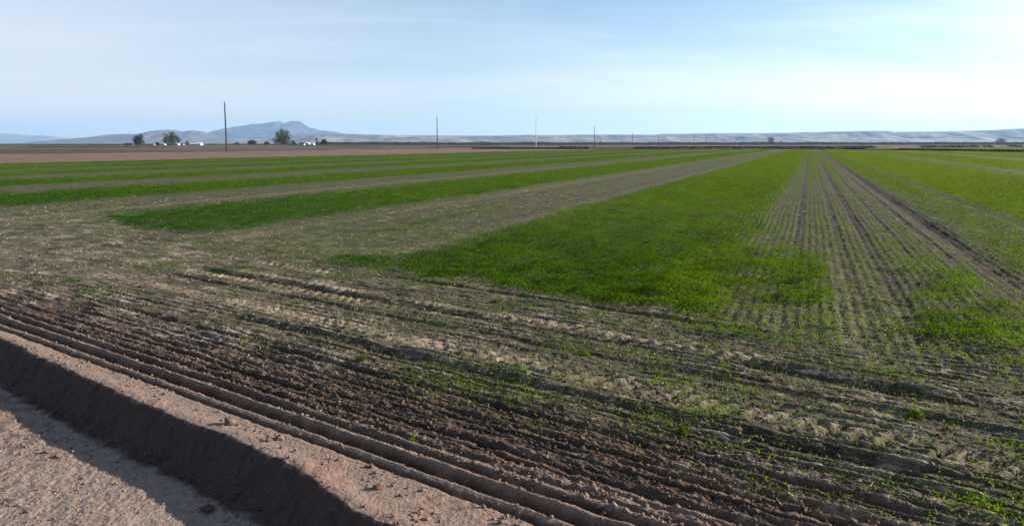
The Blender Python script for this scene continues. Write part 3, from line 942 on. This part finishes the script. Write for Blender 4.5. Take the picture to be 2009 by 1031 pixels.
def palm(u, d, hpx, crown_px, skirt, label, tone):
    x = at(u, d)
    z = float(height(x, d)[0])
    m = d / F
    H_ = hpx * m
    e = empty('fan_palm', (x, d, z))
    tag(e, label, 'palm', 'palms around the farmsteads')
    tube('trunk', [(0, 0, -.3), (.05, 0, H_ * .5), (0, 0, H_ * .86)], [.38, .27, .24], bark, e, 8)
    R_ = crown_px * m / 2
    V, Fc = [], []
    top = H_ - R_
    for k in range(70):
        az = random.random() * 6.283
        el = random.uniform(-.9, 1.4)
        ln = R_ * random.uniform(.8, 1.05)
        d_ = Vector((math.cos(az) * math.cos(el), math.sin(az) * math.cos(el), math.sin(el)))
        sd_ = d_.cross(Vector((0, 0, 1))).normalized()
        p = Vector((0, 0, top))
        i = len(V)
        q = p + d_ * ln * .55
        V += [tuple(p), tuple(q + sd_ * ln * .28), tuple(p + d_ * ln + Vector((0, 0, -.15 * ln))), tuple(q - sd_ * ln * .28)]
        Fc.append((i, i + 1, i + 2, i + 3))
    V = np.array(V)
    link('fronds', fast_mesh('fronds', V, np.array(Fc), M_CROWN, np.tile(np.array(tone), (len(V), 1))), e)
    if skirt:
        V, Fc = [], []
        for k in range(60):
            az = random.random() * 6.283
            z0 = top - random.random() * skirt * m
            r_ = .55 * R_ * (1 - .6 * (top - z0) / (skirt * m))
            i = len(V)
            c_, s_ = math.cos(az), math.sin(az)
            V += [(c_ * .2 - s_ * .4, s_ * .2 + c_ * .4, z0), (c_ * .2 + s_ * .4, s_ * .2 - c_ * .4, z0), (c_ * r_ + .2, s_ * r_, z0 - 1.3)]
            Fc.append((i, i + 1, i + 2))
        V = np.array(V)
        link('dead_frond_skirt', fast_mesh('skirt', V, np.array(Fc), M_CROWN, np.tile(np.array((.11, .08, .05)), (len(V), 1))), e)


palm(621, 900, 14.5, 6.2, 6, 'fan palm with dark round head between white shed and small tree', DK)
palm(1178, 1000, 8.5, 4.6, 3, 'small round topped palm just right of the slim pole', DK)
palm(788, 1150, 6.5, 3.6, 2, 'tiny palm between the bushes before the mesa', DK)

# ------------------------------------------------------------------ farm buildings
def box(name, x0, x1, y0, y1, z0, z1, mat, parent=None):
    V = [(x0, y0, z0), (x1, y0, z0), (x1, y1, z0), (x0, y1, z0), (x0, y0, z1), (x1, y0, z1), (x1, y1, z1), (x0, y1, z1)]
    Fc = [(0, 3, 2, 1), (4, 5, 6, 7), (0, 1, 5, 4), (1, 2, 6, 5), (2, 3, 7, 6), (3, 0, 4, 7)]
    me = bpy.data.meshes.new(name)
    me.from_pydata(V, [], Fc)
    me.materials.append(mat)
    return link(name, me, parent)


white_wall = plain('white_painted_wall', (.62, .60, .58), .05, 1)
tan_wall = plain('tan_wall', (.30, .22, .17), .15, 1)
brown_wall = plain('rust_brown_wall', (.13, .065, .05), .2, 1)
dark_roof = plain('dark_roof', (.055, .045, .042), .2, 1)
pale_roof = plain('pale_sheet_roof', (.60, .60, .60), .06, 1)
rust_roof = plain('rusty_roof', (.15, .07, .05), .3, 1)
glass_dark = plain('dark_window_glass', (.03, .035, .04), .1, 1, .15)
door_mat = plain('brown_door', (.10, .07, .05), .1, 1)


def house(u, d, wpx, wall_h, roof_h, depth, wall, roof, label, name='farmhouse', cat='house', group='farm buildings along the horizon', nwin=2, rz=0.0, lift=0.0):
    x = at(u, d)
    z = float(height(x, d)[0])
    W_ = wpx * d / F
    e = empty(name, (x, d, z + lift), rz)
    tag(e, label, cat, group)
    w2, d2 = W_ / 2, depth / 2
    box('wall', -w2, w2, -d2, d2, -.4, wall_h, wall, e)
    o_ = .45
    zt = wall_h + .01
    V = [(-w2 - o_, -d2 - o_, zt), (w2 + o_, -d2 - o_, zt), (w2 + o_, d2 + o_, zt), (-w2 - o_, d2 + o_, zt),
         (-w2 + min(1.2, w2 * .4), 0, zt + roof_h), (w2 - min(1.2, w2 * .4), 0, zt + roof_h)]
    Fc = [(0, 3, 2, 1), (0, 1, 5, 4), (1, 2, 5), (2, 3, 4, 5), (3, 0, 4)]
    me = bpy.data.meshes.new('roof')
    me.from_pydata(V, [], Fc)
    me.materials.append(roof)
    link('roof', me, e)
    box('door', -w2 * .15, -w2 * .15 + 1.0, -d2 - .06, -d2 + .02, -.2, min(2.0, wall_h - .3), door_mat, e)
    for k in range(nwin):
        cx_ = (-.62 + k * 1.24 / max(1, nwin - 1)) * w2 if nwin > 1 else .5 * w2
        box('window', cx_ - .6, cx_ + .6, -d2 - .05, -d2 + .02, wall_h * .4, wall_h * .4 + .9, glass_dark, e)
    return e


house(254, 880, 15, 1.6, .9, 7, dark_roof, dark_roof, 'low dark brown shed left of the first dark tree', 'farm_shed', 'shed')
house(295, 930, 18, 1.1, .7, 7, tan_wall, rust_roof, 'long low tan shed between the two dark trees at left', 'farm_shed', 'shed')
house(322, 890, 5, 1.5, .5, 5, white_wall, pale_roof, 'tiny white shed at the left foot of the wide dark tree', 'farm_shed', 'shed')
house(349, 885, 5, 1.5, .5, 5, white_wall, pale_roof, 'tiny white shed at the right foot of the wide dark tree', 'farm_shed', 'shed')
house(356, 920, 10, 1.3, .8, 6, tan_wall, dark_roof, 'small dark roofed house right of the wide dark tree')
house(378, 930, 8, 1.2, .9, 7, white_wall, pale_roof, 'smaller white building left of the long white one')
house(390, 930, 12, 1.7, 1.2, 8, white_wall, pale_roof, 'long bright white building left of the nearest pole')
house(592, 900, 11, 1.5, 1.5, 8, white_wall, dark_roof, 'dark hip roofed white house right of the tallest tree')
house(603.5, 880, 7, 2.2, .7, 6, white_wall, pale_roof, 'bright white cube shed left of the fan palm', 'farm_shed', 'shed')
house(614, 880, 5.5, 1.5, .6, 6, white_wall, pale_roof, 'small white shed at the foot of the fan palm', 'farm_shed', 'shed')
house(1223, 1200, 19, 1.7, .6, 8, tan_wall, dark_roof, 'long low grey shed right of the slim pole', 'farm_shed', 'shed')
house(1414, 1150, 13, 2.3, .8, 8, brown_wall, rust_roof, 'lighter left half of the rust brown sheds', 'farm_shed', 'shed')
house(1426.5, 1155, 12, 2.5, 1.1, 9, brown_wall, dark_roof, 'darker right half of the rust brown sheds', 'farm_shed', 'shed')

# ------------------------------------------------------------------ scrub lines
M_SCRUB = attr_mat('scrub_leaf', translucent=.15)


def scrub(name, P, size, tone, label):
    n = len(P)
    V = leaves(P[:, 0], P[:, 1], P[:, 2], size * (.6 + .8 * rng.random(n)), np.ones(n) * .8, 1.3)
    col = np.repeat(np.array(tone) * (.6 + .8 * rng.random((n, 1))), 3, axis=0)
    o = link(name, fast_mesh(name, V, np.arange(len(V)).reshape(-1, 3), M_SCRUB, col))
    tag(o, label=label, cat='scrub', kind='stuff')


def band(u0, u1, d0, d1, hpx, n, seed, patch=0.0):
    u = rng.uniform(u0, u1, n)
    d = rng.uniform(d0, d1, n)
    x = at(u, 1.0) * d
    hh = hpx * (d / F) * (.45 + .75 * np.clip(.5 + fbm(x, d * .2, 26.0, 4, seed), 0, 1.2))
    k = fbm(x, d * .3, 70.0, 2, seed + 1) > patch - .9
    z = height(x, d)
    P = np.stack([x, d, z + hh * rng.random(n)], 1)
    return P[k]


scrub('distant_scrub', np.concatenate([band(620, 2150, 1150, 1700, 4.6, 100000, 401), band(-150, 640, 1100, 1500, 1.3, 14000, 405, .4), band(1450, 2150, 1700, 2300, 3.2, 26000, 409)]), 1.7, (.038, .036, .030), 'dark line of scrub and groves along the horizon')
scrub('ditch_weeds', np.concatenate([band(-150, 1000, 390, 410, 1.0, 9000, 415, .75), band(-150, 980, 640, 660, 1.6, 7000, 417, .6)]), .45, (.035, .034, .022), 'broken dark line of weeds along the ditch behind the bare field')

# ditch bank at the far end of the crop field: an earth berm overgrown with dark weeds
def berm(pts, h, w, name, label, tone=(.085, .068, .048)):
    pts = np.array(pts, float)
    seg = np.hypot(*np.diff(pts, axis=0).T)
    L_ = np.concatenate([[0], np.cumsum(seg)])
    t = np.arange(0, L_[-1], 1.2)
    cx_, cy_ = np.interp(t, L_, pts[:, 0]), np.interp(t, L_, pts[:, 1])
    dx, dy = np.gradient(cx_), np.gradient(cy_)
    l = np.hypot(dx, dy)
    nx, ny = -dy / l, dx / l
    prof = np.array([(-1, -.15), (-.62, .35), (-.3, .9), (0, 1.0), (.3, .9), (.65, .4), (1, -.15)])
    V = []
    for o_, hh in prof:
        x, y = cx_ + nx * o_ * w, cy_ + ny * o_ * w
        V.append(np.stack([x, y, height(x, y) + hh * h * (1 + .22 * fbm(x, y, 5., 3, 421))], 1))
    V = np.stack(V)
    m, n = V.shape[:2]
    idx = np.arange(m * n).reshape(m, n)
    Fc = np.stack([idx[:-1, :-1], idx[:-1, 1:], idx[1:, 1:], idx[1:, :-1]], -1).reshape(-1, 4)
    o = link(name, fast_mesh(name, V.reshape(-1, 3), Fc, plain(name + '_earth', tone, .3, .4), None, True))
    tag(o, label=label, kind='structure')
    k = int(L_[-1] * 34)
    tt = rng.uniform(0, L_[-1], k)
    tt = tt[fbm(tt, tt * 0, 14.0, 3, 423) > -.12]
    k = len(tt)
    oo = rng.uniform(-1, 1, k)
    x = np.interp(tt, L_, pts[:, 0]) + np.interp(tt, t, nx) * oo * w
    y = np.interp(tt, L_, pts[:, 1]) + np.interp(tt, t, ny) * oo * w
    z = height(x, y) + h * (1 - oo ** 2) * .95 + rng.random(k) * .22 * h
    return np.stack([x, y, z], 1)


P1 = berm([(-15, 300), (18, 285.5), (60, 289.5), (136, 315.5), (269, 407.5), (420, 502)], .8, 1.5, 'ditch_bank', 'dark ditch bank closing the far end of the green field')
P2 = berm([(96, 292), (112, 262), (119, 215), (121, 177), (122, 120)], .36, .8, 'field_levee', 'thin dark levee crossing the green field at the right edge')
scrub('bank_weeds', np.concatenate([P1, P2]), .45, (.020, .024, .012), 'dark weeds covering the far ditch bank and levee')

# ------------------------------------------------------------------ hills
def hills_mesh(name, sil, D, back, foot, mat, label, seed, rough=.06, du=3.0, crag=.0):
    sil = np.array(sil, float)
    u = np.arange(sil[0, 0], sil[-1, 0], du)
    top = np.interp(u, sil[:, 0], HV - sil[:, 1]).clip(.02)
    top = (top * (1 + crag * fbm(u, u * 0, 9.0, 4, seed + 9, .65))).clip(.02)
    T = np.concatenate([np.linspace(0, 1, 46), 1 + np.linspace(0.03, 1, 14)])
    V = []
    for t in T:
        d = D - foot + foot * t if t <= 1 else D + back * (t - 1)
        x = at(u, D) * (1 + (d - D) / D * .4)
        y = np.full_like(u, d)
        prof = t ** 1.25 if t <= 1 else max(0.0, 1 - (t - 1) ** 1.5)
        gul = 1 - 1.3 * np.abs(fbm(x, y * .35, foot * .35, 5, seed, .55))
        gul2 = fbm(x, y, foot * .16, 4, seed + 5, .6)
        mod = 1 + (prof * (1 - prof) * 4) * (.42 * (gul - .8) * 2 + rough * 4 * gul2) + 0.0
        z = EYE + top / F * D * prof * mod - (1 - prof) * .5
        V.append(np.stack([x, y, z], 1))
    V = np.stack(V)
    m, n = V.shape[:2]
    idx = np.arange(m * n).reshape(m, n)
    Fc = np.stack([idx[:-1, :-1], idx[:-1, 1:], idx[1:, 1:], idx[1:, :-1]], -1).reshape(-1, 4)
    o = link(name, fast_mesh(name, V.reshape(-1, 3), Fc, mat, None, True))
    tag(o, label=label, kind='structure')
    return o


def rock_mat(name, c0, c1, scale, lo, hi, stretch=(1, 1, 1), c2=None):
    m, nt, b = new_mat(name)
    t = nt.nodes.new('ShaderNodeTexCoord')
    mp = nt.nodes.new('ShaderNodeMapping')
    mp.inputs['Scale'].default_value = stretch
    nt.links.new(t.outputs['Object'], mp.inputs['Vector'])
    n = nt.nodes.new('ShaderNodeTexNoise')
    n.inputs['Scale'].default_value = scale
    n.inputs['Detail'].default_value = 8
    n.inputs['Roughness'].default_value = .58
    n.inputs['Distortion'].default_value = .7
    nt.links.new(mp.outputs[0], n.inputs['Vector'])
    mr = nt.nodes.new('ShaderNodeMapRange')
    mr.inputs['From Min'].default_value, mr.inputs['From Max'].default_value = lo, hi
    nt.links.new(n.outputs['Fac'], mr.inputs['Value'])
    mx = nt.nodes.new('ShaderNodeMix')
    mx.data_type = 'RGBA'
    mx.inputs['A'].default_value = (*c0, 1)
    mx.inputs['B'].default_value = (*c1, 1)
    nt.links.new(mr.outputs[0], mx.inputs['Factor'])
    nt.links.new(mx.outputs['Result'], b.inputs['Base Color'])
    return m


rock = rock_mat('dark_desert_rock', (.020, .021, .028), (.085, .074, .072), .0030, .35, .7)
rock2 = rock_mat('brown_desert_rock', (.075, .062, .065), (.15, .12, .112), .005, .42, .7)
mesa_m = rock_mat('mesa_sand_and_scrub', (.085, .085, .095), (.34, .28, .25), .0046, .43, .70, (1, .5, 3.2))
faint_m = rock_mat('far_range_rock', (.10, .09, .10), (.2, .16, .15), .001, .4, .7)
hills_mesh('far_hills', [(-420, 283), (-300, 270), (-200, 266), (-100, 268), (-30, 265), (0, 264), (15, 262.7), (30, 263.5), (50, 265.5), (57, 267), (75, 265.5), (90, 267), (110, 268.5), (125, 272), (150, 278), (180, 283)],
           21000, 2500, 1800, faint_m, 'faint blue hills low on the far left horizon', 501)
hills_mesh('low_hills', [(40, 283), (85, 279), (130, 272.5), (170, 270), (200, 266.5), (225, 264), (255, 263.5), (275, 263), (305, 258), (325, 255.5), (340, 255.3), (357, 259.5), (370, 257.5), (385, 257), (400, 261), (410, 264.5), (430, 269), (470, 274), (520, 277), (600, 283)],
           9500, 1500, 1600, rock2, 'brown low hills behind the dark trees at left', 511, .12, 1.5, .05)
hills_mesh('blue_mountain', [(330, 283), (385, 270), (395, 265), (405, 262), (420, 257), (438, 255), (447, 253), (457, 250.5), (470, 248), (482, 247.2), (490, 245), (500, 243.6), (520, 243.3), (535, 241.5), (548, 240), (553, 241), (558, 244), (565, 241.5), (572, 238.6), (576, 238), (583, 239.3), (592, 241.5), (599, 246), (606, 250.5), (612, 252.3), (618, 252.4), (625, 256), (640, 257.5), (655, 259), (668, 262), (720, 268), (800, 283)],
           15000, 2500, 3000, rock, 'blue hazy mountain with a rounded summit left of centre', 521, .13, 1.0, .05)
hills_mesh('long_mesa', [(400, 283), (480, 272.5), (540, 268), (590, 266), (640, 264), (662, 262), (690, 263.3), (740, 265), (860, 266.3), (960, 266.6), (1010, 265.8), (1040, 265), (1100, 265.6), (1140, 264.8), (1200, 264.6), (1280, 264.9), (1298, 263), (1340, 262.8), (1400, 262), (1500, 261.6), (1540, 261), (1580, 259.6), (1650, 258.5), (1700, 257.3), (1742, 257.2), (1752, 259.4), (1850, 258), (1940, 256), (1980, 253.8), (2009, 252.6), (2150, 250), (2400, 247), (2700, 243), (3200, 240), (3300, 283)],
           6500, 2500, 1000, mesa_m, 'long flat topped pale mesa across the horizon', 531, .05, 2.5)

# ------------------------------------------------------------------ haze
hz = box('haze', -27000, 27000, -27000, 27000, -3.0, 620, wood_dark)
hm = bpy.data.materials.new('haze_air')
hm.use_nodes = True
hn = hm.node_tree
hn.nodes.clear()
ho = hn.nodes.new('ShaderNodeOutputMaterial')
hv = hn.nodes.new('ShaderNodeVolumePrincipled')
hv.inputs['Color'].default_value = (.40, .68, 1.0, 1)
hv.inputs['Density'].default_value = 5.2e-5
hv.inputs['Anisotropy'].default_value = .25
hn.links.new(hv.outputs[0], ho.inputs['Volume'])
hz.data.materials.clear()
hz.data.materials.append(hm)
tag(hz, label='thin bluish air haze over the plain', cat='haze', kind='stuff')
